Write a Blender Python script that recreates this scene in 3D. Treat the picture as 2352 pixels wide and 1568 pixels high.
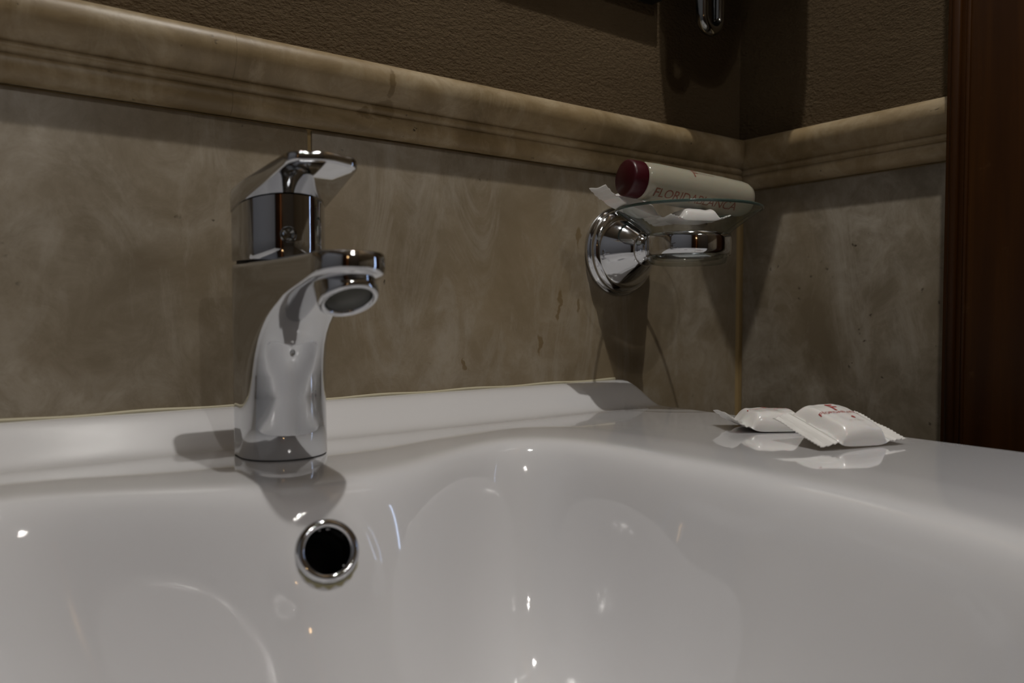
import bpy, bmesh, math, random
import numpy as np
from mathutils import Vector, Matrix, noise as mnoise
random.seed(7); np.random.seed(7)
for o in list(bpy.data.objects): bpy.data.objects.remove(o)
scn = bpy.context.scene
COL = scn.collection
H = 0.93            # camera height above the floor; heights below are given relative to the camera
PI = math.pi

# ---------------------------------------------------------------- camera
YAW = math.radians(36.3); PITCH = math.radians(2.07)
cam_d = bpy.data.cameras.new('camera'); cam = bpy.data.objects.new('camera', cam_d); COL.objects.link(cam)
cam_d.sensor_width = 36; cam_d.lens = 36*1770/2352; cam_d.clip_start = 0.01; cam_d.clip_end = 20
cam.location = (0, 0, H)
cam.rotation_euler = (math.radians(90)-PITCH, 0, -YAW)
cam_d.dof.use_dof = True; cam_d.dof.focus_distance = 0.50; cam_d.dof.aperture_fstop = 8.0
scn.camera = cam

# ---------------------------------------------------------------- world, exposure
w = bpy.data.worlds.new('world'); scn.world = w; w.use_nodes = True
w.node_tree.nodes['Background'].inputs[0].default_value = (0.5, 0.45, 0.4, 1)
w.node_tree.nodes['Background'].inputs[1].default_value = 0.02
vs = scn.view_settings
vs.view_transform = 'Standard'; vs.look = 'None'; vs.gamma = 1; vs.use_curve_mapping = False
vs.exposure = 0.0

# ---------------------------------------------------------------- lamps (bulbs of the fixtures built further down)
# name, x, y, h, watts, radius, colour
MIRROR_BULBS = [(0.29, 0.11, 1.12), (0.24, 0.13, 1.13), (0.325, 0.085, 1.13), (0.28, 0.055, 1.13)]
MIRROR_W = [18.5, .9, .9, .9]
CEIL_BULBS = [(.10, -1.05, 1.30), (.20, -1.12, 1.30), (.10, -1.20, 1.30), (0.0, -1.12, 1.30)]
CEIL_W = [7.6, 1.3, 1.3, 1.3]
def bulb_light(x, y, h, watts, radius, colour):
    l = bpy.data.lights.new('bulb_light', 'POINT'); l.energy = watts; l.shadow_soft_size = radius; l.color = colour
    o = bpy.data.objects.new('bulb_light', l); COL.objects.link(o); o.location = (x, y, h+H); return o
for b, p in zip(MIRROR_BULBS, MIRROR_W): bulb_light(*b, p, 0.009, (1, .965, .91))
for b, p in zip(CEIL_BULBS, CEIL_W): bulb_light(*b, p, 0.014, (1, .965, .91))
bulb_light(-.40, -1.25, 0.45, 0.5, 0.02, (1, .62, .28))

# ---------------------------------------------------------------- materials
def mat(name, base=(.5,.5,.5), rough=.5, metal=0., coat=0., spec=.5, trans=0., ior=1.45, emis=None, estr=0., sss=0.):
    m = bpy.data.materials.new(name); m.use_nodes = True
    b = m.node_tree.nodes['Principled BSDF']
    b.inputs['Base Color'].default_value = (*base, 1); b.inputs['Roughness'].default_value = rough
    b.inputs['Metallic'].default_value = metal; b.inputs['Coat Weight'].default_value = coat
    b.inputs['Coat Roughness'].default_value = .03
    b.inputs['Specular IOR Level'].default_value = spec; b.inputs['Transmission Weight'].default_value = trans
    b.inputs['IOR'].default_value = ior
    if sss: b.inputs['Subsurface Weight'].default_value = sss; b.inputs['Subsurface Scale'].default_value = .004
    if emis: b.inputs['Emission Color'].default_value = (*emis, 1); b.inputs['Emission Strength'].default_value = estr
    return m
class NT:
    def __init__(s, m): s.t = m.node_tree; s.n = s.t.nodes; s.l = s.t.links; s.b = s.n['Principled BSDF']
    def add(s, k, **kw):
        n = s.n.new(k)
        for a, v in kw.items(): setattr(n, a, v)
        return n
    def link(s, a, b): s.l.new(a, b)
    def coords(s, scale=(1,1,1), which='Object'):
        tc = s.add('ShaderNodeTexCoord'); mp = s.add('ShaderNodeMapping'); mp.inputs['Scale'].default_value = scale
        s.link(tc.outputs[which], mp.inputs[0]); return mp.outputs[0]
    def noise(s, vec, scale, detail=4, rough=.5, dist=0.):
        n = s.add('ShaderNodeTexNoise'); n.inputs['Scale'].default_value = scale; n.inputs['Detail'].default_value = detail
        n.inputs['Roughness'].default_value = rough; n.inputs['Distortion'].default_value = dist
        s.link(vec, n.inputs['Vector']); return n.outputs['Fac']
    def ramp(s, fac, stops):
        r = s.add('ShaderNodeValToRGB'); e = r.color_ramp.elements
        while len(e) < len(stops): e.new(.5)
        for i, (p, c) in enumerate(stops): e[i].position = p; e[i].color = (*c, 1) if len(c) == 3 else c
        s.link(fac, r.inputs[0]); return r.outputs[0]
    def mix(s, fac, a, b, mode='MIX'):
        n = s.add('ShaderNodeMix', data_type='RGBA', blend_type=mode)
        if isinstance(fac, float): n.inputs[0].default_value = fac
        else: s.link(fac, n.inputs[0])
        for v, i in ((a, 6), (b, 7)):
            if isinstance(v, tuple): n.inputs[i].default_value = (*v, 1)
            else: s.link(v, n.inputs[i])
        return n.outputs[2]
    def bump(s, h, strength=.3, dist=.001):
        b = s.add('ShaderNodeBump'); b.inputs['Strength'].default_value = strength; b.inputs['Distance'].default_value = dist
        s.link(h, b.inputs['Height']); s.link(b.outputs[0], s.b.inputs['Normal'])
G3 = lambda v: (v, v, v)

def make_stone(name, c0, c1, c2, dark, blotch=9., rough=.45, pits=110, stretch=(1,1,1), stains=(), pt=.57):
    m = mat(name, rough=rough); t = NT(m); v = t.coords(stretch, 'Object')
    n1 = t.noise(v, blotch, 6, .62, .6); n2 = t.noise(v, 42, 8, .78, .8); n3 = t.noise(v, 3.0, 3, .5, 1.)
    col = t.ramp(n1, [(.34, c0), (.5, c1), (.64, c2)])
    col = t.mix(t.ramp(n2, [(.38, G3(0.)), (.62, G3(.6))]), col, c0, 'MIX')
    col = t.mix(t.ramp(n3, [(.42, G3(0.)), (.7, G3(.6))]), col, (c1[0]*1.05, c1[1]*.93, c1[2]*.72))
    n4 = t.noise(t.coords((1, 1, .35)), 24, 7, .72, 1.3)
    col = t.mix(t.ramp(n4, [(.50, G3(0.)), (.68, G3(.55))]), col, c2)
    vo = t.add('ShaderNodeTexVoronoi'); vo.inputs['Scale'].default_value = pits
    dn = t.add('ShaderNodeTexNoise'); dn.inputs['Scale'].default_value = 240; t.link(v, dn.inputs['Vector'])
    dv = t.add('ShaderNodeVectorMath', operation='MULTIPLY_ADD'); t.link(dn.outputs['Color'], dv.inputs[0]); dv.inputs[1].default_value = (.006, .006, .006); t.link(v, dv.inputs[2])
    t.link(dv.outputs[0], vo.inputs['Vector'])
    nm = t.noise(v, 26, 4, .6)
    pm = t.mix(1., t.ramp(vo.outputs['Distance'], [(.06, G3(1.)), (.17, G3(0.))]), t.ramp(nm, [(pt, G3(0.)), (pt+.06, G3(1.))]), 'MULTIPLY')
    col = t.mix(pm, col, dark)
    if stains:
        w0 = t.coords((1,1,1)); nz = t.add('ShaderNodeTexNoise'); nz.inputs['Scale'].default_value = 90; nz.inputs['Detail'].default_value = 4; t.link(w0, nz.inputs['Vector'])
        of = t.add('ShaderNodeVectorMath', operation='MULTIPLY_ADD'); t.link(nz.outputs['Color'], of.inputs[0]); of.inputs[1].default_value = (.014, 0, .014); t.link(w0, of.inputs[2])
        for (sx, sz, rx, rz) in stains:
            mp = t.add('ShaderNodeMapping'); mp.inputs['Location'].default_value = (-(sx+.007)/rx, 0, -(sz+.007)/rz); mp.inputs['Scale'].default_value = (1/rx, 0, 1/rz); t.link(of.outputs[0], mp.inputs[0])
            ln = t.add('ShaderNodeVectorMath', operation='LENGTH'); t.link(mp.outputs[0], ln.inputs[0])
            col = t.mix(t.ramp(ln.outputs['Value'], [(.72, G3(.62)), (1., G3(0.))]), col, (.13, .078, .022))
    t.link(col, t.b.inputs['Base Color'])
    hh = t.mix(pm, n2, (0., 0., 0.))
    t.bump(hh, .25, .0008)
    return m
M = {}
M['tile'] = make_stone('travertine_tile', (.145,.115,.075), (.250,.212,.158), (.37,.33,.27), (.05,.036,.022), 10, .38, stains=((.3777,.9400,.0022,.007), (.3770,.9300,.0018,.006), (.3587,.9060,.0022,.008), (.3975,.9368,.0022,.008), (.2909,.8935,.0018,.004), (.3973,.9891,.0020,.009)))
M['trim'] = make_stone('travertine_moulding', (.17,.120,.058), (.32,.24,.135), (.46,.375,.25), (.05,.03,.015), 16, .42, pits=170, pt=.52, stretch=(.8,.8,1.1), stains=((.2279,1.0735,.0030,.009), (.2262,1.059,.0080,.0060), (.2128,1.0545,.0060,.0034)))
M['grout'] = mat('ochre_grout', (.36,.26,.12), .8)

def make_plaster():
    m = mat('brown_plaster', rough=.85, spec=.25); t = NT(m); v = t.coords((.55,.55,1.0))
    n1 = t.noise(v, 620, 4, .6, .4); n2 = t.noise(v, 8, 4, .6); n3 = t.noise(v, 300, 3, .6)
    t.link(t.ramp(n2, [(.3, (.082,.054,.026)), (.7, (.112,.077,.040))]), t.b.inputs['Base Color'])
    a = t.add('ShaderNodeMath', operation='ADD'); t.link(n1, a.inputs[0]); t.link(n3, a.inputs[1])
    t.bump(a.outputs[0], 1., .0018); return m
M['plaster'] = make_plaster()
def make_wood():
    m = mat('red_brown_wood', rough=.42, spec=.22); t = NT(m); v = t.coords((22, 22, 1.2))
    n1 = t.noise(v, 3.5, 6, .6, .8); v2 = t.coords((1,1,1)); n2 = t.noise(v2, 45, 5, .6)
    c = t.ramp(n1, [(.3, (.026,.0080,.0006)), (.55, (.037,.0120,.0010)), (.75, (.056,.019,.002))])
    c = t.mix(t.ramp(n2, [(.66, G3(0.)), (.74, G3(.5))]), c, (.10,.05,.022))
    t.link(c, t.b.inputs['Base Color']); t.bump(n1, .15, .0006); return m
M['wood'] = make_wood()
M['ceramic'] = mat('white_ceramic', (.735,.73,.745), .08, coat=1.0, spec=.5)
def make_chrome():
    m = mat('chrome', (.60,.61,.63), .035, metal=1.); t = NT(m); v = t.coords()
    n = t.noise(v, 55, 5, .7); t.link(t.ramp(n, [(.4, G3(.03)), (.8, G3(.14))]), t.b.inputs['Roughness']); return m
M['chrome'] = make_chrome()
M['dark_chrome'] = mat('tarnished_chrome', (.28,.28,.27), .12, metal=1.)
M['rubber'] = mat('black_rubber', (.01,.01,.01), .6)
M['mesh'] = mat('aerator_screen', (.055,.055,.045), .45, metal=.3)
M['void'] = mat('dark_pipe', (.004,.003,.002), .7)
def make_glass():
    m = bpy.data.materials.new('clear_glass'); m.use_nodes = True; t = m.node_tree; n = t.nodes
    n.remove(n['Principled BSDF']); out = n['Material Output']
    tr = n.new('ShaderNodeBsdfTransparent'); gl = n.new('ShaderNodeBsdfGlossy'); gl.inputs['Roughness'].default_value = .02
    lw = n.new('ShaderNodeLayerWeight'); lw.inputs[0].default_value = .5
    r = n.new('ShaderNodeValToRGB'); e = r.color_ramp.elements
    e[0].position = .45; e[0].color = (.975,.98,.978,1); e[1].position = 1; e[1].color = (.66,.73,.69,1)
    t.links.new(lw.outputs['Facing'], r.inputs[0]); t.links.new(r.outputs[0], tr.inputs[0])
    pw = n.new('ShaderNodeMath'); pw.operation = 'POWER'; pw.inputs[1].default_value = 4.0; t.links.new(lw.outputs['Facing'], pw.inputs[0])
    fr = n.new('ShaderNodeMath'); fr.operation = 'MULTIPLY_ADD'; fr.inputs[1].default_value = .55; fr.inputs[2].default_value = .035; t.links.new(pw.outputs[0], fr.inputs[0])
    mx = n.new('ShaderNodeMixShader'); t.links.new(fr.outputs[0], mx.inputs[0]); t.links.new(tr.outputs[0], mx.inputs[1]); t.links.new(gl.outputs[0], mx.inputs[2])
    t.links.new(mx.outputs[0], out.inputs[0]); return m
M['glass'] = make_glass()
M['glass_rim'] = mat('green_glass_edge', (.10,.16,.14), .05, trans=.6, ior=1.5)
M['wrap'] = mat('white_wrapper', (.80,.775,.75), .22, spec=.6, sss=.15)
M['wrap_clear'] = mat('crinkled_wrapper', (.74,.72,.69), .28, spec=.6)
M['soap'] = mat('cream_soap', (.52,.42,.26), .4)
M['print'] = mat('red_print', (.42,.05,.045), .5)
M['cap'] = mat('maroon_plastic', (.045,.001,.005), .35)
M['lotion'] = mat('milky_plastic', (.36,.335,.26), .12, spec=.6, sss=.3)
M['label_print'] = mat('brown_red_print', (.20,.07,.04), .5)
M['mirror'] = mat('mirror_glass', (.85,.86,.86), .01, metal=1.)
M['dark_plaster'] = mat('dark_brown_paint', (.045,.032,.02), .8)
M['pale_wall'] = mat('pale_blue_grey_paint', (.30,.32,.37), .8)
M['orange_wood'] = mat('orange_wood', (.35,.12,.035), .35)
M['dark_frame'] = mat('dark_frame', (.015,.016,.015), .3)
M['ceiling'] = mat('ceiling_paint', (.10,.075,.05), .9)
M['floor'] = make_stone('floor_stone', (.10,.08,.06), (.14,.11,.08), (.18,.15,.12), (.05,.04,.03), 6, .4)
M['bulb'] = mat('lit_bulb', (1,1,1), .5, emis=(1,.9,.76), estr=60)
M['warm_bulb'] = mat('warm_lit_bulb', (1,1,1), .5, emis=(1,.6,.22), estr=14)
M['day'] = mat('daylight_pane', (.6,.7,1), .5, emis=(.50,.66,1.0), estr=9.0)
M['stain'] = mat('ochre_stain', (.20,.13,.045), .5)
M['caulk'] = mat('yellowed_silicone', (.55,.50,.36), .5)

# ---------------------------------------------------------------- mesh helpers
def link(name, verts, faces, m, parent=None, smooth=True, kind=None, label=None, cat=None, group=None, autos=None):
    me = bpy.data.meshes.new(name); me.from_pydata([tuple(v) for v in verts], [], faces); me.update()
    bm = bmesh.new(); bm.from_mesh(me); bmesh.ops.recalc_face_normals(bm, faces=bm.faces); bm.to_mesh(me); bm.free()
    if m: me.materials.append(m)
    if smooth:
        me.polygons.foreach_set('use_smooth', [True]*len(me.polygons))
        if autos: me.set_sharp_from_angle(angle=math.radians(autos))
    o = bpy.data.objects.new(name, me); COL.objects.link(o)
    if parent: o.parent = parent
    tag(o, label, cat, group, kind); return o
def tag(o, label=None, cat=None, group=None, kind=None):
    if label: o['label'] = label
    if cat: o['category'] = cat
    if group: o['group'] = group
    if kind: o['kind'] = kind
    return o
def thing(name, label, cat, loc=(0,0,0), rot=(0,0,0), group=None):
    o = bpy.data.objects.new(name, None); o.empty_display_size = .02; COL.objects.link(o)
    o.location = (loc[0], loc[1], loc[2]+H); o.rotation_euler = rot
    return tag(o, label, cat, group)
class MB:
    def __init__(s): s.v = []; s.f = []
    def add(s, v, f): k = len(s.v); s.v += [tuple(p) for p in v]; s.f += [tuple(i+k for i in q) for q in f]; return s
    def box(s, x0, x1, y0, y1, z0, z1, bev=0.):
        bm = bmesh.new(); bmesh.ops.create_cube(bm, size=1)
        for v in bm.verts: v.co = Vector((x0+(v.co.x+.5)*(x1-x0), y0+(v.co.y+.5)*(y1-y0), z0+(v.co.z+.5)*(z1-z0)))
        if bev: bmesh.ops.bevel(bm, geom=bm.edges[:], offset=bev, segments=2, profile=.5, affect='EDGES')
        bm.verts.ensure_lookup_table(); bm.verts.index_update()
        s.add([v.co.copy() for v in bm.verts], [[v.index for v in f.verts] for f in bm.faces]); bm.free(); return s
    def lathe(s, prof, n=64, mtx=None, closed=False):
        v = []; f = []; k = len(prof)
        for i in range(n):
            a = 2*PI*i/n
            for r, z in prof: v.append(Vector((r*math.cos(a), r*math.sin(a), z)))
        for i in range(n):
            j = (i+1) % n
            for q in range(k if closed else k-1): q2 = (q+1) % k; f.append((i*k+q, j*k+q, j*k+q2, i*k+q2))
        if mtx is not None: v = [mtx @ p for p in v]
        return s.add(v, f)
    def tube(s, pts, r, n=16, caps=True):
        pts = [Vector(p) for p in pts]; v = []; f = []; N = len(pts); up = None
        rr = r if isinstance(r, (list, tuple)) else [r]*N
        for i, p in enumerate(pts):
            t = (pts[min(i+1, N-1)]-pts[max(i-1, 0)]).normalized()
            if up is None:
                up = Vector((0,0,1)) if abs(t.z) < .9 else Vector((1,0,0))
            a = (up - t*up.dot(t)).normalized(); b = t.cross(a); up = a
            for q in range(n):
                an = 2*PI*q/n; v.append(p + (a*math.cos(an)+b*math.sin(an))*rr[i])
        for i in range(N-1):
            for q in range(n): q2 = (q+1) % n; f.append((i*n+q, i*n+q2, (i+1)*n+q2, (i+1)*n+q))
        if caps: f.append(tuple(range(n))[::-1]); f.append(tuple((N-1)*n+q for q in range(n)))
        return s.add(v, f)
    def loft(s, rings, caps=True):
        n = len(rings[0]); v = [p for r in rings for p in r]; f = []
        for i in range(len(rings)-1):
            for q in range(n): q2 = (q+1) % n; f.append((i*n+q, i*n+q2, (i+1)*n+q2, (i+1)*n+q))
        if caps: f.append(tuple(range(n))[::-1]); f.append(tuple((len(rings)-1)*n+q for q in range(n)))
        return s.add(v, f)
    def out(s, name, m, parent=None, **k): return link(name, s.v, s.f, m, parent, **k)
def smooth01(t): t = np.clip(t, 0, 1); return t*t*(3-2*t)
def text_mesh(body, size, spacing=1.0):
    c = bpy.data.curves.new('lettering', 'FONT'); c.body = body; c.size = size; c.align_x = 'CENTER'; c.align_y = 'CENTER'
    c.space_character = spacing; c.resolution_u = 3
    o = bpy.data.objects.new('lettering', c); COL.objects.link(o)
    bpy.context.view_layer.update()
    dg = bpy.context.evaluated_depsgraph_get(); me = bpy.data.meshes.new_from_object(o.evaluated_get(dg))
    bm = bmesh.new(); bm.from_mesh(me); bmesh.ops.triangulate(bm, faces=bm.faces[:])
    for _ in range(1): bmesh.ops.subdivide_edges(bm, edges=[e for e in bm.edges if e.calc_length() > size*.25], cuts=2)
    bmesh.ops.triangulate(bm, faces=bm.faces[:])
    bm.verts.index_update(); v = [tuple(x.co) for x in bm.verts]; f = [tuple(x.index for x in q.verts) for q in bm.faces]; bm.free()
    bpy.data.objects.remove(o); bpy.data.curves.remove(c); bpy.data.meshes.remove(me); return v, f

# ================================================================ THE ROOM
XR = 0.595; YB = 0.453           # faces of the tiles on the right and back wall
XL, YF = -1.25, -1.65; ZF, ZC = -H, 1.50
TT = .112                        # top of the tiles / foot of the moulding
def wbox(name, x0, x1, y0, y1, z0, z1, m, **k): return MB().box(x0, x1, y0, y1, z0+H, z1+H, k.pop('bev', 0)).out(name, m, smooth=False, **k)
wbox('floor', XL-.1, XR+.3, YF-.1, YB+.15, ZF-.05, ZF, M['floor'], kind='structure')
wbox('ceiling', XL-.1, XR+.3, YF-.1, YB+.15, ZC, ZC+.05, M['ceiling'], kind='structure')
wall_back = wbox('wall_back', XL-.1, XR+.3, YB+.008, YB+.15, ZF, ZC, M['plaster'], kind='structure')
wall_left = wbox('wall_left', XL-.1, XL, YF, YB+.008, ZF, ZC, M['pale_wall'], kind='structure')
wall_front = wbox('wall_front', XL, XR+.008, YF-.1, YF, ZF, ZC, M['dark_plaster'], kind='structure')
# right wall with a narrow window slot
WY0, WY1, WZ0, WZ1 = 0.088, 0.110, -.13, 0.155
mb = MB()
mb.box(XR+.008, XR+.15, WY1, YB+.008, ZF+H, ZC+H); mb.box(XR+.008, XR+.15, YF, WY0, ZF+H, ZC+H)
mb.box(XR+.008, XR+.15, WY0, WY1, ZF+H, WZ0+H); mb.box(XR+.008, XR+.15, WY0, WY1, WZ1+H, ZC+H)
wall_right = mb.out('wall_right', M['plaster'], smooth=False, kind='structure')
win = MB().box(XR+.0, XR+.02, WY0-.012, WY0, WZ0+H, WZ1+H).box(XR+.0, XR+.02, WY1, WY1+.012, WZ0+H, WZ1+H).box(XR+.0, XR+.02, WY0-.012, WY1+.012, WZ1+H, WZ1+H+.012).box(XR+.0, XR+.02, WY0-.012, WY1+.012, WZ0+H-.012, WZ0+H).out('window_1', M['wood'], smooth=False, kind='structure')
MB().box(XR+.03, XR+.036, WY0, WY1, WZ0+H, WZ1+H).out('window_pane', M['day'], win, smooth=False)

# ---- tiles: slightly uneven slabs with softened edges
def tile_slab(x0, x1, z0, z1, depth, bev=.0012): return MB().box(x0, x1, 0, depth, z0, z1, bev)
g = .0016
for i, (x0, x1) in enumerate([(-1.245, -.642), (-.64, -.232), (-.230, .1795), (.1815, XR-.0045)]):
    for (z0, z1) in ((TT-.60, TT-.0005), (ZF+.002, TT-.602)):
        o = tile_slab(x0, x1, z0+H, z1+H, .0085).out('tile', M['tile'], wall_back, smooth=True, autos=40)
        o.location = (0, YB+random.uniform(-.0002, .0002), 0)
MB().box(XL, XR+.006, YB+.0012, YB+.0085, ZF+H, TT+H).out('grout', M['grout'], wall_back, smooth=False)
for (y0, y1) in ((.14, YB-.003), (-.30, .072), (-.80, -.302), (-1.645, -.802)):
    for (z0, z1) in ((TT-.60, TT-.0005), (ZF+.002, TT-.602)):
        if y0 == -.30 or y0 == .14 or y0 < -.3:
            o = MB().box(XR, XR+.0085, y0, y1, z0+H, z1+H, .0012).out('tile', M['tile'], wall_right, smooth=True, autos=40)
MB().box(XR+.0012, XR+.0085, .137, YB+.004, ZF+H, TT+H).out('grout', M['grout'], wall_right, smooth=False)

# ---- stone moulding, mitred in the corner (out from wall, height above its foot)
prof = [(0,.0), (.0048,.0), (.0068,.0015), (.0080,.0035), (.0088,.0070), (.0088,.0105), (.0080,.0122), (.0072,.0128),
        (.0078,.0134), (.0092,.0145), (.0098,.0160), (.0094,.0172), (.0084,.0180), (.0082,.0186), (.0098,.0196),
        (.0120,.0222), (.0142,.0255), (.0158,.0290), (.0166,.0325), (.0165,.0360), (.0156,.0392), (.0138,.0418), (.0110,.0438), (.0075,.0447), (0,.0447)]
prof = [(a*1.12+(.0062 if a else 0), b) for a, b in prof]
TR0 = TT+H+.0005
def moulding_back(xa, xb, mitre):
    n = 24 if not mitre else 30; rings = []
    for i in range(n+1):
        ring = []
        for o_, h_ in prof:
            x_end = xb-(o_+.0 if mitre else 0)
            x = xa+(x_end-xa)*i/n; ring.append(Vector((x, YB+.0078-o_, TR0+h_)))
        rings.append(ring)
    return MB().loft(rings)
trim1 = MB().box(XL, XR+.006, YB+.0062, YB+.0079, TR0, TR0+.0445).out('trim_1', M['grout'], smooth=False, kind='structure')
moulding_back(.1325, XR+.0078, True).out('moulding_stone', M['trim'], trim1, autos=50)
moulding_back(-.372, .1324, False).out('moulding_stone', M['trim'], trim1, autos=50)
moulding_back(-.90, -.3721, False).out('moulding_stone', M['trim'], trim1, autos=50)
trim2 = MB().box(XR+.0062, XR+.0079, .22, YB+.006, TR0, TR0+.0445).out('trim_2', M['grout'], smooth=False, kind='structure')
rings = []
for i in range(25):
    ring = []
    for o_, h_ in prof:
        ye = YB+.0078-o_; y = .235+(ye-.235)*i/24; ring.append(Vector((XR+.0078-o_, y, TR0+h_)))
    rings.append(ring)
MB().loft(rings).out('moulding_stone', M['trim'], trim2, autos=50)

# ---- wooden door frame on the right wall
door = MB().box(XR-.036, XR+.007, .150, .2555, ZF+H, 1.15+H, .0015).out('door_1', M['wood'], smooth=True, autos=40, kind='structure')
MB().tube([(XR-.0365, .2490, ZF+H), (XR-.0365, .2490, 1.15+H)], .0032, 12).out('bead', M['wood'], door)
MB().tube([(XR-.0360, .2415, ZF+H), (XR-.0360, .2415, 1.15+H)], .0014, 10).out('bead', M['wood'], door)
# second, plain door behind the camera (seen in the chrome)
door2 = MB().box(-1.10, -.42, YF, YF+.04, ZF+H, 1.10+H, .004).out('door_2', M['wood'], smooth=True, autos=40, kind='structure')
MB().box(-.62, -.55, YF+.04, YF+.06, ZF+H, 1.10+H, .004).out('door_post', M['orange_wood'], door2, smooth=True, autos=40)
for (z0, z1) in ((-.80, -.05), (.05, .98)):
    MB().box(-1.04, -.66, YF+.04, YF+.05, z0+H, z1+H, .004).out('door_panel', M['wood'], door2, smooth=True, autos=40)

# ================================================================ BASIN
DK = -.0717; SX0, SX1, SY0, SY1 = -.184, .4505, -.075, YB-.0005
CX, CY = .137, .165
ctrl = [(.134,.306), (.158,.309), (.185,.320), (.214,.336), (.243,.352), (.262,.356), (.277,.343), (.284,.312), (.286,.26), (.287,.20), (.284,.14), (.268,.085), (.235,.04), (.19,.014), (.134,.006)]
pts = ctrl + [(2*.134-x, y) for x, y in ctrl[::-1][1:-1]]
ang = np.array([math.atan2(y-CY, x-CX) for x, y in pts]) % (2*PI); rad = np.array([math.hypot(x-CX, y-CY) for x, y in pts])
o_ = np.argsort(ang); ang, rad = ang[o_], rad[o_]
NA = 720
th = np.arange(NA)*2*PI/NA
Rr = np.interp(th, ang, rad, period=2*PI)
ker = np.exp(-.5*(np.arange(-24, 25)/10.)**2); ker /= ker.sum()
Rr = np.convolve(np.concatenate([Rr[-24:], Rr, Rr[:24]]), ker, 'valid')
def Rth(t): return np.interp(np.mod(t, 2*PI), th, Rr, period=2*PI)
def lam(t):       # how gently the wall falls: steep at the back, gentle at the right
    c = np.cos(t); return .033 + .003*np.clip(c, 0, 1)**1.2 + .010*np.clip(-c, 0, 1)
EDGE = .010
def basin_h0(x, y, r=None, t=None):
    if t is None: t = np.arctan2(y-CY, x-CX); r = np.hypot(x-CX, y-CY)
    R = Rth(t); d = R-r
    k = .0050; sp = k*np.log1p(np.exp(np.clip((d-.002)/k, -40, 40)))
    L = lam(t)
    z = DK - .118*(1-np.exp(-(sp/L)**1.25))
    ww = YB-y
    z = z + .0172*(1-smooth01((ww-.002)/.044))
    # very soft crown of the deck
    z = z + .0012*smooth01((r-R)/.05)
    e = np.minimum(np.minimum(SX1-x, x-SX0), y-SY0)
    q = np.clip((EDGE-e)/EDGE, 0, 1); z = z - EDGE*(1-np.sqrt(np.clip(1-q*q, 0, 1)))
    return z
OX, OY, OH = .124, .2966, -.0972      # overflow: the glaze is flat around it
OGX, OGY = .30, 2.05
def basin_h(x, y, r=None, t=None):
    z = basin_h0(x, y, r, t)
    pl = OH + OGX*(x-OX) + OGY*(y-OY)
    rho = np.sqrt((x-OX)**2 + (y-OY)**2 + (pl-OH)**2)
    wgt = 1-smooth01((rho-.013)/.012)
    return z*(1-wgt) + pl*wgt
def border(t):
    c, s = np.cos(t), np.sin(t); rc = .022
    out = np.empty_like(t)
    for i, (a, b) in enumerate(zip(c, s)):
        tx = ((SX1-CX)/a if a > 1e-9 else (SX0-CX)/a if a < -1e-9 else 9)
        ty = ((SY1-CY)/b if b > 1e-9 else (SY0-CY)/b if b < -1e-9 else 9)
        out[i] = min(tx, ty)
    return out
# angles: uniform plus the exact corner directions
cornA = [math.atan2(sy-CY, sx-CX) % (2*PI) for sx in (SX0, SX1) for sy in (SY0, SY1)]
ths = np.sort(np.concatenate([th, cornA]))
Bd = border(ths); Ri = Rth(ths)
inner = np.linspace(.04, 1, 74)**.9
outer_n = 60
rings = []; NN = len(ths)
for s_ in inner: rings.append(ths*0 + Ri*s_)
for i in range(1, outer_n+1):
    u = i/outer_n; u = u**.95
    rings.append(Ri+(Bd-.0115-Ri)*u)
for e in (.0095,.0075,.0058,.0042,.0028,.0017,.0008,.0002,0): rings.append(Bd-e)
V = []; 
for r in rings:
    x = CX+r*np.cos(ths); y = CY+r*np.sin(ths); z = basin_h(x, y, r, ths)+H
    V += list(zip(x, y, z))
# skirt
x = CX+Bd*np.cos(ths); y = CY+Bd*np.sin(ths)
for (dz, inn) in ((.018, 0), (.030, .004), (.034, .012), (.036, .05)):
    xx = CX+(Bd-inn)*np.cos(ths); yy = CY+(Bd-inn)*np.sin(ths)
    zz = np.full_like(xx, DK-EDGE-dz+H); V += list(zip(xx, yy, zz))
# under-bowl shell
for s_, dz in ((1.12, .06), (1.08, .10), (.95, .135), (.6, .145), (.2, .148)):
    V += list(zip(CX+np.minimum(Ri*s_, Bd-.02)*np.cos(ths), CY+np.minimum(Ri*s_, Bd-.02)*np.sin(ths), np.full_like(x, DK-dz+H)))
nr = len(V)//NN
# overflow position
F = []
on = Vector((-OGX, -OGY, 1)).normalized()
OC = Vector((OX, OY, OH+H)); ORAD = .0105
Vn = np.array(V)
for i in range(nr-1):
    for j in range(NN):
        j2 = (j+1) % NN; q = (i*NN+j, i*NN+j2, (i+1)*NN+j2, (i+1)*NN+j)
        if i < 74:
            c = (Vn[q[0]]+Vn[q[2]])/2
            if (Vector(c)-OC).length < ORAD: continue
        F.append(q)
basin = thing('wash_basin', 'white glazed ceramic wash basin with raised back lip under the chrome tap', 'wash basin', (0, 0, -H))
# drain hole is closed by the drain fitting
link('basin_body', V, F, M['ceramic'], basin, autos=70)
drz = basin_h(np.array([CX]), np.array([CY]))[0]+H
MB().lathe([(.0, .001), (.018, .001), (.021, .003), (.030, .0035), (.032, .0015), (.032, -.002)], 48, Matrix.Translation((CX, CY, drz))).out('drain', M['chrome'], basin)
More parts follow.
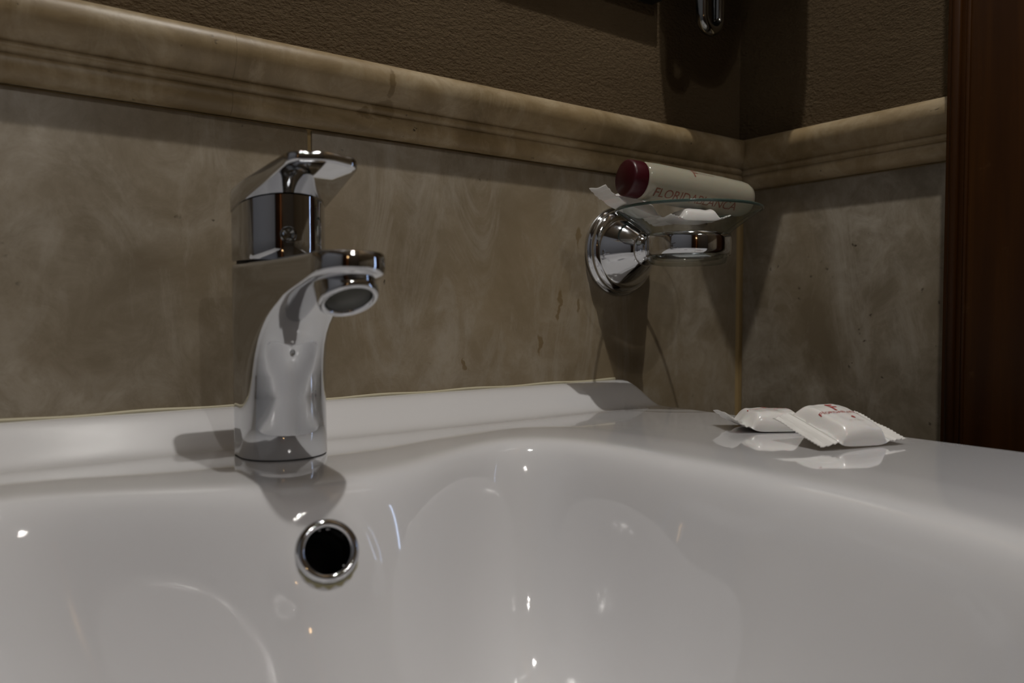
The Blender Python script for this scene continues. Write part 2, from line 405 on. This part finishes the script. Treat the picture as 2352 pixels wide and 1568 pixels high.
# overflow ring
zax = on; yax = zax.cross(Vector((1, 0, 0))).normalized(); xax = yax.cross(zax).normalized()
om = Matrix((xax, yax, zax)).transposed().to_4x4(); om.translation = OC
ring = MB().lathe([(.0088,-.010), (.0088,-.001), (.0092,.0012), (.0101,.0024), (.0113,.0026), (.0126,.0018), (.0132,.0002), (.0132,-.003), (.0108,-.004), (.0100,-.006), (.0098,-.010)], 56, om)
ring.out('overflow_ring', M['chrome'], basin, label='round chrome overflow ring')
MB().lathe([(.0099,-.004), (.0099,-.030), (0.0,-.030)], 40, om).out('overflow_pipe', M['void'], basin)
# limescale below the ring
v = []; f = []; n = 26
for i in range(n):
    a = math.radians(200+i*5.2); w_ = .0011*math.sin(PI*i/(n-1))*(1+.5*math.sin(i*1.7))+.0002
    for rr_ in (.0133, .0133+w_):
        p = om @ Vector((rr_*math.cos(a), rr_*math.sin(a), 0)); p.z = float(basin_h(np.array([p.x]), np.array([p.y]))[0])+H; p += on*.0003; v.append(p)
for i in range(n-1): f.append((2*i, 2*i+1, 2*i+3, 2*i+2))
link('limescale', v, f, mat('limescale', (.36,.33,.20), .7), basin)
# silicone bead along the wall
pts = [(x, YB-.0006, float(basin_h(np.array([x]), np.array([YB-.001]))[0])+H+.0003+.0004*math.sin(x*90)) for x in np.linspace(SX0+.02, SX1-.015, 90)]
MB().tube(pts, .0011, 8).out('silicone_bead', M['caulk'], basin)

# ================================================================ MIXER TAP
FX, FY = .1355, .3805
tap = thing('basin_mixer_tap', 'chrome single-lever mixer tap standing on the basin ledge', 'tap', (FX, FY, DK+.0016))
# local frame: +y to the wall, -y towards the bowl, z up from the ledge
def ushape(F_, wb, wf, back, z, n=64, zf=None):
    """outline: flat back with rounded corners, sides tapering to a round front at y=-F_"""
    wb *= .925; back = min(back, .0135)*1.0 if back > .012 else back
    if wf > .0175: wf *= .925
    else: wf *= .96
    pts = []
    rc = .006
    # front arc (half ellipse): centre y = -F_+wf*0.95
    ry = min(wf*1.0, F_+back-.012); yc = -F_+ry
    for i in range(n//2+1):
        a = PI+PI*i/(n//2); pts.append((wf*math.cos(a), yc+ry*math.sin(a)))
    # right side up to back corner
    for i in range(1, n//8+1): s = i/(n//8); pts.append((wf+(wb-wf)*smooth_s(s), yc+(back-rc-yc)*s))
    for i in range(1, 7): a = PI/2*i/6; pts.append((wb-rc+rc*math.cos(a), back-rc+rc*math.sin(a)))
    for i in range(0, 7): a = PI/2+PI/2*i/6; pts.append((-wb+rc+rc*math.cos(a), back-rc+rc*math.sin(a)))
    for i in range(1, n//8): s = 1-i/(n//8); pts.append((-(wf+(wb-wf)*smooth_s(s)), yc+(back-rc-yc)*s))
    return [Vector((x, y, z if zf is None else zf(y))) for x, y in pts]
def smooth_s(s): return s*s*(3-2*s)
TOPZ = .0945
slices = [(.0, .0225, .0228, .0225), (.0006, .0232, .0232, .0230), (.015, .0232, .0230, .0230), (.030, .0231, .0226, .0230), (.040, .0236, .0222, .0230), (.048, .0250, .0216, .0230), (.055, .0275, .0206, .0230),
          (.0605, .0310, .0197, .0230), (.0650, .0355, .0190, .0230), (.0690, .0410, .0184, .0230), (.0725, .0480, .0180, .0230), (.0755, .0560, .0177, .0230), (.0780, .0640, .0175, .0230),
          (.0802, .0730, .0173, .0230), (.0820, .0820, .0172, .0230), (.0836, .0890, .0171, .0230), (.0848, .0935, .0170, .0230), (.0858, .0948, .0170, .0230), (.0880, .0952, .0170, .0230)]
# the top of the spout drops slightly to the tip: tilt the upper slices
rings = []
for z, Ff, wf, wb in slices:
    rings.append(ushape(Ff, wb, wf, .0235, 0, zf=lambda y, z=z: z+.0012*smooth_s(min(1, max(0, (-y-.03)/.065)))))
def topz(y, base): return base
for z, Ff, wf, wb, ins in ((TOPZ-.0028, .0952, .0170, .0230, 0), (TOPZ-.0010, .0948, .0166, .0228, 0), (TOPZ-.0002, .0938, .0156, .0222, 0), (TOPZ, .0922, .0142, .0214, 0)):
    rings.append(ushape(Ff, wb, wf, .0235, 0, zf=lambda y, z=z: z+.0012*smooth_s(min(1, max(0, (-y-.03)/.065)))))
body = MB().loft(rings).out('tap_body', M['chrome'], tap, autos=60)
# base gasket
MB().loft([ushape(.0226, .0226, .0228, .0232, -.0016), ushape(.0226, .0226, .0228, .0232, .0002)]).out('gasket', M['rubber'], tap)
# aerator: sleeve tilted towards the bowl
am = Matrix.Translation((0, -.0770, .0830)) @ Matrix.Rotation(math.radians(-31), 4, 'X')
MB().lathe([(.0, .006), (.0128, .006), (.0130, .000), (.0129, -.0072), (.0125, -.0088), (.0115, -.0096), (.0104, -.0092), (.0098, -.0080), (.0098, -.004)], 48, am).out('aerator', M['chrome'], tap)
ae = MB().lathe([(.0, -.0080), (.0094, -.0080), (.0097, -.0074), (.0097, -.004)], 40, am).out('aerator_screen', M['mesh'], tap)
# handle: cylinder with sloping top and the flat lever
HZ0, HZ1 = TOPZ+.0012, .1220
def top_z(y, off=0.): return .1326 - .135*y + off
def plane_z(y, off=0.): return HZ1 + off - .232*y          # rises towards the bowl
r1 = []
for z in (HZ0, HZ0+.0004): r1.append(ushape(.0226, .0226, .0226, .0232, z))
r1.append(ushape(.0230, .0230, .0230, .0236, HZ0+.0010))
for q in (.3, .6, .9): r1.append(ushape(.0230, .0230, .0230, .0236, 0, zf=lambda y, q=q: HZ0+(plane_z(y)-.0005-HZ0)*q))
r1.append(ushape(.0230, .0230, .0230, .0236, 0, zf=lambda y: plane_z(y, -.0006)))
handle = MB().loft(r1).out('handle', M['chrome'], tap, autos=60)
MB().loft([ushape(.0205, .0205, .0205, .021, TOPZ-.0005), ushape(.0205, .0205, .0205, .021, HZ0+.001)]).out('handle_gap', M['rubber'], tap)
# squarer tip: build the lever outline separately
def lever_outline(d, off, zz):
    pts = []; F_ = .0590-d; hw = .0168-d; rc = .0065
    for i in range(9): a = PI+PI/2*i/8; pts.append((-hw+rc+rc*math.cos(a), -F_+rc+rc*math.sin(a)-.0022*(0)))
    m_ = 8
    for i in range(1, m_): s = i/m_; x = -hw+rc+(2*(hw-rc))*s; pts.append((x, -F_-.0020*math.sin(PI*s)))
    for i in range(9): a = 1.5*PI+PI/2*i/8; pts.append((hw-rc+rc*math.cos(a), -F_+rc+rc*math.sin(a)))
    wb = .0216-d; back = .0139-d
    for i in range(1, 13): s = i/12; pts.append((hw+(wb-hw)*min(1, s*1.30), -F_+rc+(back-.006+F_-rc)*s))
    for i in range(1, 7): a = PI/2*i/6; pts.append((wb-.006+.006*math.cos(a), back-.006+.006*math.sin(a)))
    for i in range(0, 7): a = PI/2+PI/2*i/6; pts.append((-wb+.006+.006*math.cos(a), back-.006+.006*math.sin(a)))
    for i in range(1, 12): s = 1-i/12; pts.append((-(hw+(wb-hw)*min(1, s*1.30)), -F_+rc+(back-.006+F_-rc)*s))
    return [Vector((x, y, zz(y, off))) for x, y in pts]
MB().loft([lever_outline(d, off, zz) for off, d, zz in ((-.0002, .0010, plane_z), (.0003, .0002, plane_z), (.0010, 0, plane_z), (-.0016, 0, top_z), (-.0008, .0003, top_z), (-.0002, .0010, top_z), (0, .0022, top_z))]).out('lever', M['chrome'], tap, autos=60)
# little round screw plug on the front of the handle
pa = math.radians(-90-10)
pm = Matrix.Translation((.0222*math.cos(pa), .0227*math.sin(pa), .1075)) @ Matrix.Rotation(pa, 4, 'Z') @ Matrix.Rotation(math.radians(90), 4, 'Y')
MB().lathe([(.0, .0002), (.0020, .0003), (.0026, .0009), (.0033, .0012), (.0039, .0008), (.0041, -.0006)], 28, pm).out('screw_plug', M['dark_chrome'], tap)

# ================================================================ SOAP DISH HOLDER
HXc = .4385; HH = .0497
hold = thing('soap_dish_holder', 'round chrome wall bracket with ring holding the glass soap dish', 'soap dish holder', (HXc, YB-.0002, HH))
ym = Matrix.Rotation(math.radians(90), 4, 'X')       # local z -> -y (out from the wall)
MB().lathe([(.0, 0), (.0352, 0), (.0358, .0012), (.0355, .0034), (.0338, .0046), (.0330, .0052), (.0335, .0066), (.0326, .0086), (.0306, .0098), (.0296, .0102)], 72, ym).out('wall_plate', M['chrome'], hold)
MB().lathe([(.0299, .0090), (.0292, .0112), (.0268, .0150), (.0232, .0196), (.0194, .0240), (.0160, .0275), (.0138, .0296), (.0128, .0304)], 72, ym).out('cone', M['chrome'], hold)
MB().lathe([(.0126, .0298), (.0134, .0308), (.0134, .0322), (.0122, .0334), (.0108, .0345), (.0098, .0365), (.0088, .0395), (.0080, .0425), (.0078, .046)], 48, ym).out('neck', M['chrome'], hold)
RY = -.0730; RR = .0292
rp = [(RR, -.0078), (RR+.0012, -.0074), (RR+.0018, -.0040), (RR+.0019, 0), (RR+.0018, .0040), (RR+.0012, .0074), (RR, .0078), (RR-.0006, .004), (RR-.0006, -.004)]
MB().lathe(rp, 72, Matrix.Translation((0, RY, 0)), closed=True).out('ring', M['chrome'], hold)
# glass dish standing in the ring
dish = thing('glass_soap_dish', 'clear glass soap dish with flared rim sitting in the chrome ring', 'soap dish', (HXc, YB+RY, .0358))
t_ = .0020
op = [(.0, 0), (.0240, 0), (.0268, .0008), (.0280, .0030), (.0283, .0080), (.0283, .0180), (.0292, .0212), (.0318, .0240), (.0365, .0275), (.0420, .0315), (.0470, .0352), (.0505, .0378), (.0522, .0388)]
ip = [(.0518, .0402), (.0498, .0396), (.0460, .0372), (.0412, .0336), (.0356, .0296), (.0308, .0262), (.0278, .0234), (.0264, .0200), (.0262, .0080), (.0250, .0046), (.0225, .0036), (0, .0034)]
MB().lathe(op+ip, 96).out('bowl', M['glass'], dish)
MB().lathe([(.0522+.0010*math.cos(a), .0395+.0010*math.sin(a)) for a in np.linspace(0, 2*PI, 11)[:-1]], 96, closed=True).out('rim', M['glass_rim'], dish, label='greenish glass rim')

# ================================================================ BOTTLE
def place(o, m4): o.matrix_world = m4
pL = Vector((.374, .380, .0925)); pR = Vector((.480, .3600, .0835))      # cap end -> base end
ax = (pR-pL).normalized(); L = (pR-pL).length
bz = ax; bx = bz.cross(Vector((0, 0, 1))).normalized(); by = bz.cross(bx).normalized()   # bx horizontal, by ~ -z
bot = thing('lotion_bottle', 'small milky lotion bottle with maroon cap lying across the glass dish', 'bottle')
bm4 = Matrix((bx, by, bz)).transposed().to_4x4(); bm4.translation = Vector((pL.x, pL.y, pL.z+H)); bot.matrix_world = bm4
BR = .0134
MB().lathe([(.0, 0), (.0112, 0), (.0123, .0008), (.0126, .0025), (.0128, .0105), (.0126, .0115), (.0118, .0118), (0, .0118)], 48).out('cap', M['cap'], bot, autos=50)
MB().lathe([(.0100, .0105), (.0116, .0121), (.0124, .0127), (.0129, .0145), (BR, .0240), (BR, .0800), (.0132, .0860), (.0130, L-.010), (.0126, L-.006), (.0114, L-.0025), (.0090, L-.0006), (.0, L)], 64).out('body', M['lotion'], bot, autos=60)
def wrap_text(body, size, zc, angc, m, name='print', flip=1, spacing=1.):
    v, f = text_mesh(body, size, spacing); out = []
    for x, y, _ in v:
        a = angc+flip*y/BR; out.append((BR*1.008*math.cos(a), BR*1.008*math.sin(a), zc+x))
    return link(name, out, f, m, bot, smooth=False)
# angle in the (bx, by) frame; the side turned to the camera
cd = (Vector((0, 0, 0))-Vector((.43, .37, .09))).normalized(); ca = math.atan2(cd.dot(by), cd.dot(bx))
wrap_text('FLORIDABLANCA', .0095, .054, ca+.45, M['label_print'], spacing=.95, flip=-1)
wrap_text('F', .012, .052, ca-1.05, M['label_print'], flip=-1)
wrap_text('-- --- ----', .0040, .062, ca-1.15, M['label_print'], flip=-1)

# ================================================================ WRAPPED SOAPS
def sachet(name, label, loc, rot, a=.0185, b=.019, th=.0098, crimp=.0105, cl=(0,0), seed=1, txt=True, group=None, mw=None, tsz=1., lift=0.):
    root = thing(name, label, 'wrapped soap' if txt else 'packet', loc, rot, group)
    mw = mw or M['wrap']; rnd = random.Random(seed); nx, ny = 40, 34; off = Vector((seed*3.1, seed*1.7, 0))
    def top(x, y):
        u, v = abs(x)/a, abs(y)/b
        tp = min(1, max(0, (u-.62)/.38)); s = (1-.80*tp*tp*(3-2*tp))*max(0, 1-v**6)**.6*(1 if u < .999 else .6)
        wr = mnoise.noise(Vector((x*170, y*60, 0))+off)*.0030*(u**2+.10) + mnoise.noise(Vector((x*60, y*200, 5))+off)*.0022*(v**2)+abs(mnoise.noise(Vector((x*120+y*90, x*40, 9))+off))*.0016*(u**2)*(v**2+.2)
        return .0012+th*s*(1-.10*u*u)+wr*(1 if s > .02 else .3)
    def bot_(x, y):
        u, v = abs(x)/a, abs(y)/b
        e = max(u**6, 0); return .0004+e*th*.28
    V = []; Fc = []
    for i in range(nx+1):
        uu = math.sin(-PI/2+PI*i/nx)*.35+(-1+2*i/nx)*.65
        for j in range(ny+1):
            vv = math.sin(-PI/2+PI*j/ny)*.35+(-1+2*j/ny)*.65
            pinch = 1-.05*abs(uu)**4
            V.append((uu*a, vv*b*pinch, max(top(uu*a, vv*b), bot_(uu*a, vv*b)+.0004)))
    k = len(V)
    for i in range(nx+1):
        uu = math.sin(-PI/2+PI*i/nx)*.35+(-1+2*i/nx)*.65
        for j in range(ny+1):
            vv = math.sin(-PI/2+PI*j/ny)*.35+(-1+2*j/ny)*.65
            V.append((uu*a*.985, vv*b*(1-.05*abs(uu)**4)*.98, bot_(uu*a, vv*b)))
    W = ny+1
    for i in range(nx):
        for j in range(ny):
            Fc.append((i*W+j, (i+1)*W+j, (i+1)*W+j+1, i*W+j+1)); Fc.append((k+i*W+j, k+i*W+j+1, k+(i+1)*W+j+1, k+(i+1)*W+j))
    for i in range(nx): Fc.append((i*W, k+i*W, k+(i+1)*W, (i+1)*W)); Fc.append((i*W+ny, (i+1)*W+ny, k+(i+1)*W+ny, k+i*W+ny))
    for j in range(ny): Fc.append((j, j+1, k+j+1, k+j)); Fc.append((nx*W+j, k+nx*W+j, k+nx*W+j+1, nx*W+j+1))
    link('wrapper', V, Fc, mw, root, autos=60)
    # crimped, zig-zag cut ends
    for sd, curl in ((-1, cl[0]), (1, cl[1])):
        v = []; f = []; n = 64; m_ = 8
        for i in range(n+1):
            y = (-1+2*i/n)*b*.99; zz_ = abs(((i*.5) % 2)-1)
            for q in range(m_+1):
                s = q/m_; x = a*.97+crimp*s+(.0011*zz_ if q == m_ else 0)
                z = th*.30+curl*s*s*1.0 - th*.26*s*(1 if curl <= .0005 else .2) + .00045*math.sin(q*2.4)+mnoise.noise(Vector((y*90, s*1.5, sd*4))+off)*.0014*s
                y2 = y*(1-.04*s)
                v.append((sd*x, y2, max(z, .0003)))
        k = len(v); W = m_+1
        v += [(x, y, z+.0004) for x, y, z in v]
        for base in (0, k):
            for i in range(n):
                for q in range(m_): f.append((base+i*W+q, base+(i+1)*W+q, base+(i+1)*W+q+1, base+i*W+q+1))
        for i in range(n): f.append((i*W+m_, (i+1)*W+m_, k+(i+1)*W+m_, k+i*W+m_)); f.append((i*W, (i+1)*W, k+(i+1)*W, k+i*W))
        for q in range(m_): f.append((q, q+1, k+q+1, k+q)); f.append((n*W+q, n*W+q+1, k+n*W+q+1, k+n*W+q))
        link('crimped_end', v, f, M['wrap_clear'], root, smooth=False)
    if txt:
        def put(body, size, cx, cy, sp=1., m=None):
            vv, ff = text_mesh(body, size*tsz, sp)
            link('print', [(x+cx, y+cy, top(x+cx, y+cy)+.00028) for x, y, _ in vv], ff, m or M['print'], root, smooth=False)
        put('F', .0135, .0010, .0080); put('FLORIDABLANCA', .0036, .0, .0015, 1.0); 
        put('\u2022', .010, .0025, -.0055); put('--- -- ------', .0026, .001, -.0090, 1.0, M['label_print'])
        # back seam of the wrapper
    return root
def dz(x, y): return float(basin_h(np.array([x]), np.array([y]))[0])
sachet('wrapped_soap', 'white wrapped soap with red F print, front one, leaning on the other', (.3925, .2330, dz(.393,.237)+.0058), (math.radians(16), math.radians(2), math.radians(-14)), seed=3, cl=(.0, .001), b=.0195)
sachet('wrapped_soap', 'white wrapped soap lying behind the front one, pointed crimp raised', (.4050, .2860, dz(.405,.286)+.0003), (0, 0, math.radians(-32)), seed=8, cl=(.007, .0), b=.017, a=.018, th=.0105, tsz=.9)
sachet('wrapped_soap', 'white soap packet in the glass dish with its end sticking out left', (.3990, .3990, .0735), (0, math.radians(15), math.radians(-4)), seed=5, cl=(.004, 0), a=.020, b=.0095, th=.008, crimp=.013, txt=False)
sachet('wrapped_soap', 'small white soap packet under the bottle inside the glass dish', (.428, .366, .0640), (0, 0, math.radians(-24)), seed=6, cl=(.002, .002), a=.016, b=.013, th=.008, crimp=.006, txt=False)

# ================================================================ THINGS AT THE TOP OF THE PICTURE
mir = thing('wall_mirror', 'dark framed wall mirror, only its lower right corner in view', 'mirror', (.10, YB+.008, .258))
MB().box(-.30, .385, -.014, 0, 0, .012, .003).box(-.30, .385, -.014, 0, .568, .58, .003).box(-.30, -.288, -.014, 0, .012, .568, .003).box(.373, .385, -.014, 0, .012, .568, .003).out('frame', M['dark_frame'], mir, smooth=False)
MB().box(-.288, .373, -.010, -.002, .012, .568).out('mirror_glass', M['mirror'], mir, smooth=False)
dr = thing('hook_and_shadow_caster', 'added dark body casting the corner shadow, with a chrome U-shaped hook showing below it', 'hook with shadow caster', (.524, .398, .270))
MB().lathe([(0, 0), (.024, .0), (.038, .006), (.052, .03), (.058, .06), (.058, .12), (.044, .17), (.028, .20), (0, .21)], 40).out('shadow_caster_body', M['dark_frame'], dr)  # unseen dark body, added above the hook to cast the corner shadow
MB().box(-.02, .02, .03, .0625, .06, .15, .004).out('shadow_caster_bracket', M['dark_frame'], dr, smooth=False)
pts = []; hx, hy, hb = -.0190, .018, -.0300
for i in range(6): pts.append((hx-.0098, hy, .03+(hb-.03)*i/6))
for i in range(17): a = PI+PI*i/16; pts.append((hx+.0098*math.cos(a), hy, hb+.0098*math.sin(a)))
for i in range(1, 7): pts.append((hx+.0098, hy, hb+(.03-hb)*i/6))
MB().tube(pts, .0052, 20).out('hook', M['dark_chrome'], dr, label='chrome U-shaped hook')
# ---- lamps behind and above the camera
cl_ = thing('ceiling_lamp', 'ceiling lamp with four small halogen bulbs behind the viewer', 'lamp', (.10, -1.12, ZC))
MB().lathe([(0, 0), (.13, 0), (.13, -.012), (.12, -.02), (0, -.02)], 48).out('plate', M['dark_frame'], cl_)
for x, y, h in CEIL_BULBS:
    dx, dy = x-.10, y+1.12
    MB().tube([(dx, dy, -.018), (dx, dy, h-ZC+.030)], .004, 10).out('stem', M['chrome'], cl_)
    MB().lathe([(.0, .032), (.012, .032), (.018, .016), (.0185, .014), (.0165, .015), (.0105, .030), (0, .030)], 28, Matrix.Translation((dx, dy, h-ZC))).out('shade', M['chrome'], cl_)
ml = thing('mirror_lamp', 'chrome ceiling spot lamp with four bulbs right above the basin', 'lamp', (.285, .09, ZC))
MB().lathe([(0, 0), (.07, 0), (.07, -.012), (.06, -.02), (0, -.02)], 48).out('plate', M['dark_frame'], ml)
for x, y, h in MIRROR_BULBS:
    dx, dy = x-.285, y-.09
    MB().tube([(dx*.6, dy*.6, -.018), (dx, dy, h-ZC+.026)], .003, 10).out('stem', M['chrome'], ml)
    MB().lathe([(.0, .028), (.010, .028), (.013, .010), (.0135, .009), (.0115, .010), (.0085, .026), (0, .026)], 28, Matrix.Translation((dx, dy, h-ZC))).out('shade', M['chrome'], ml)
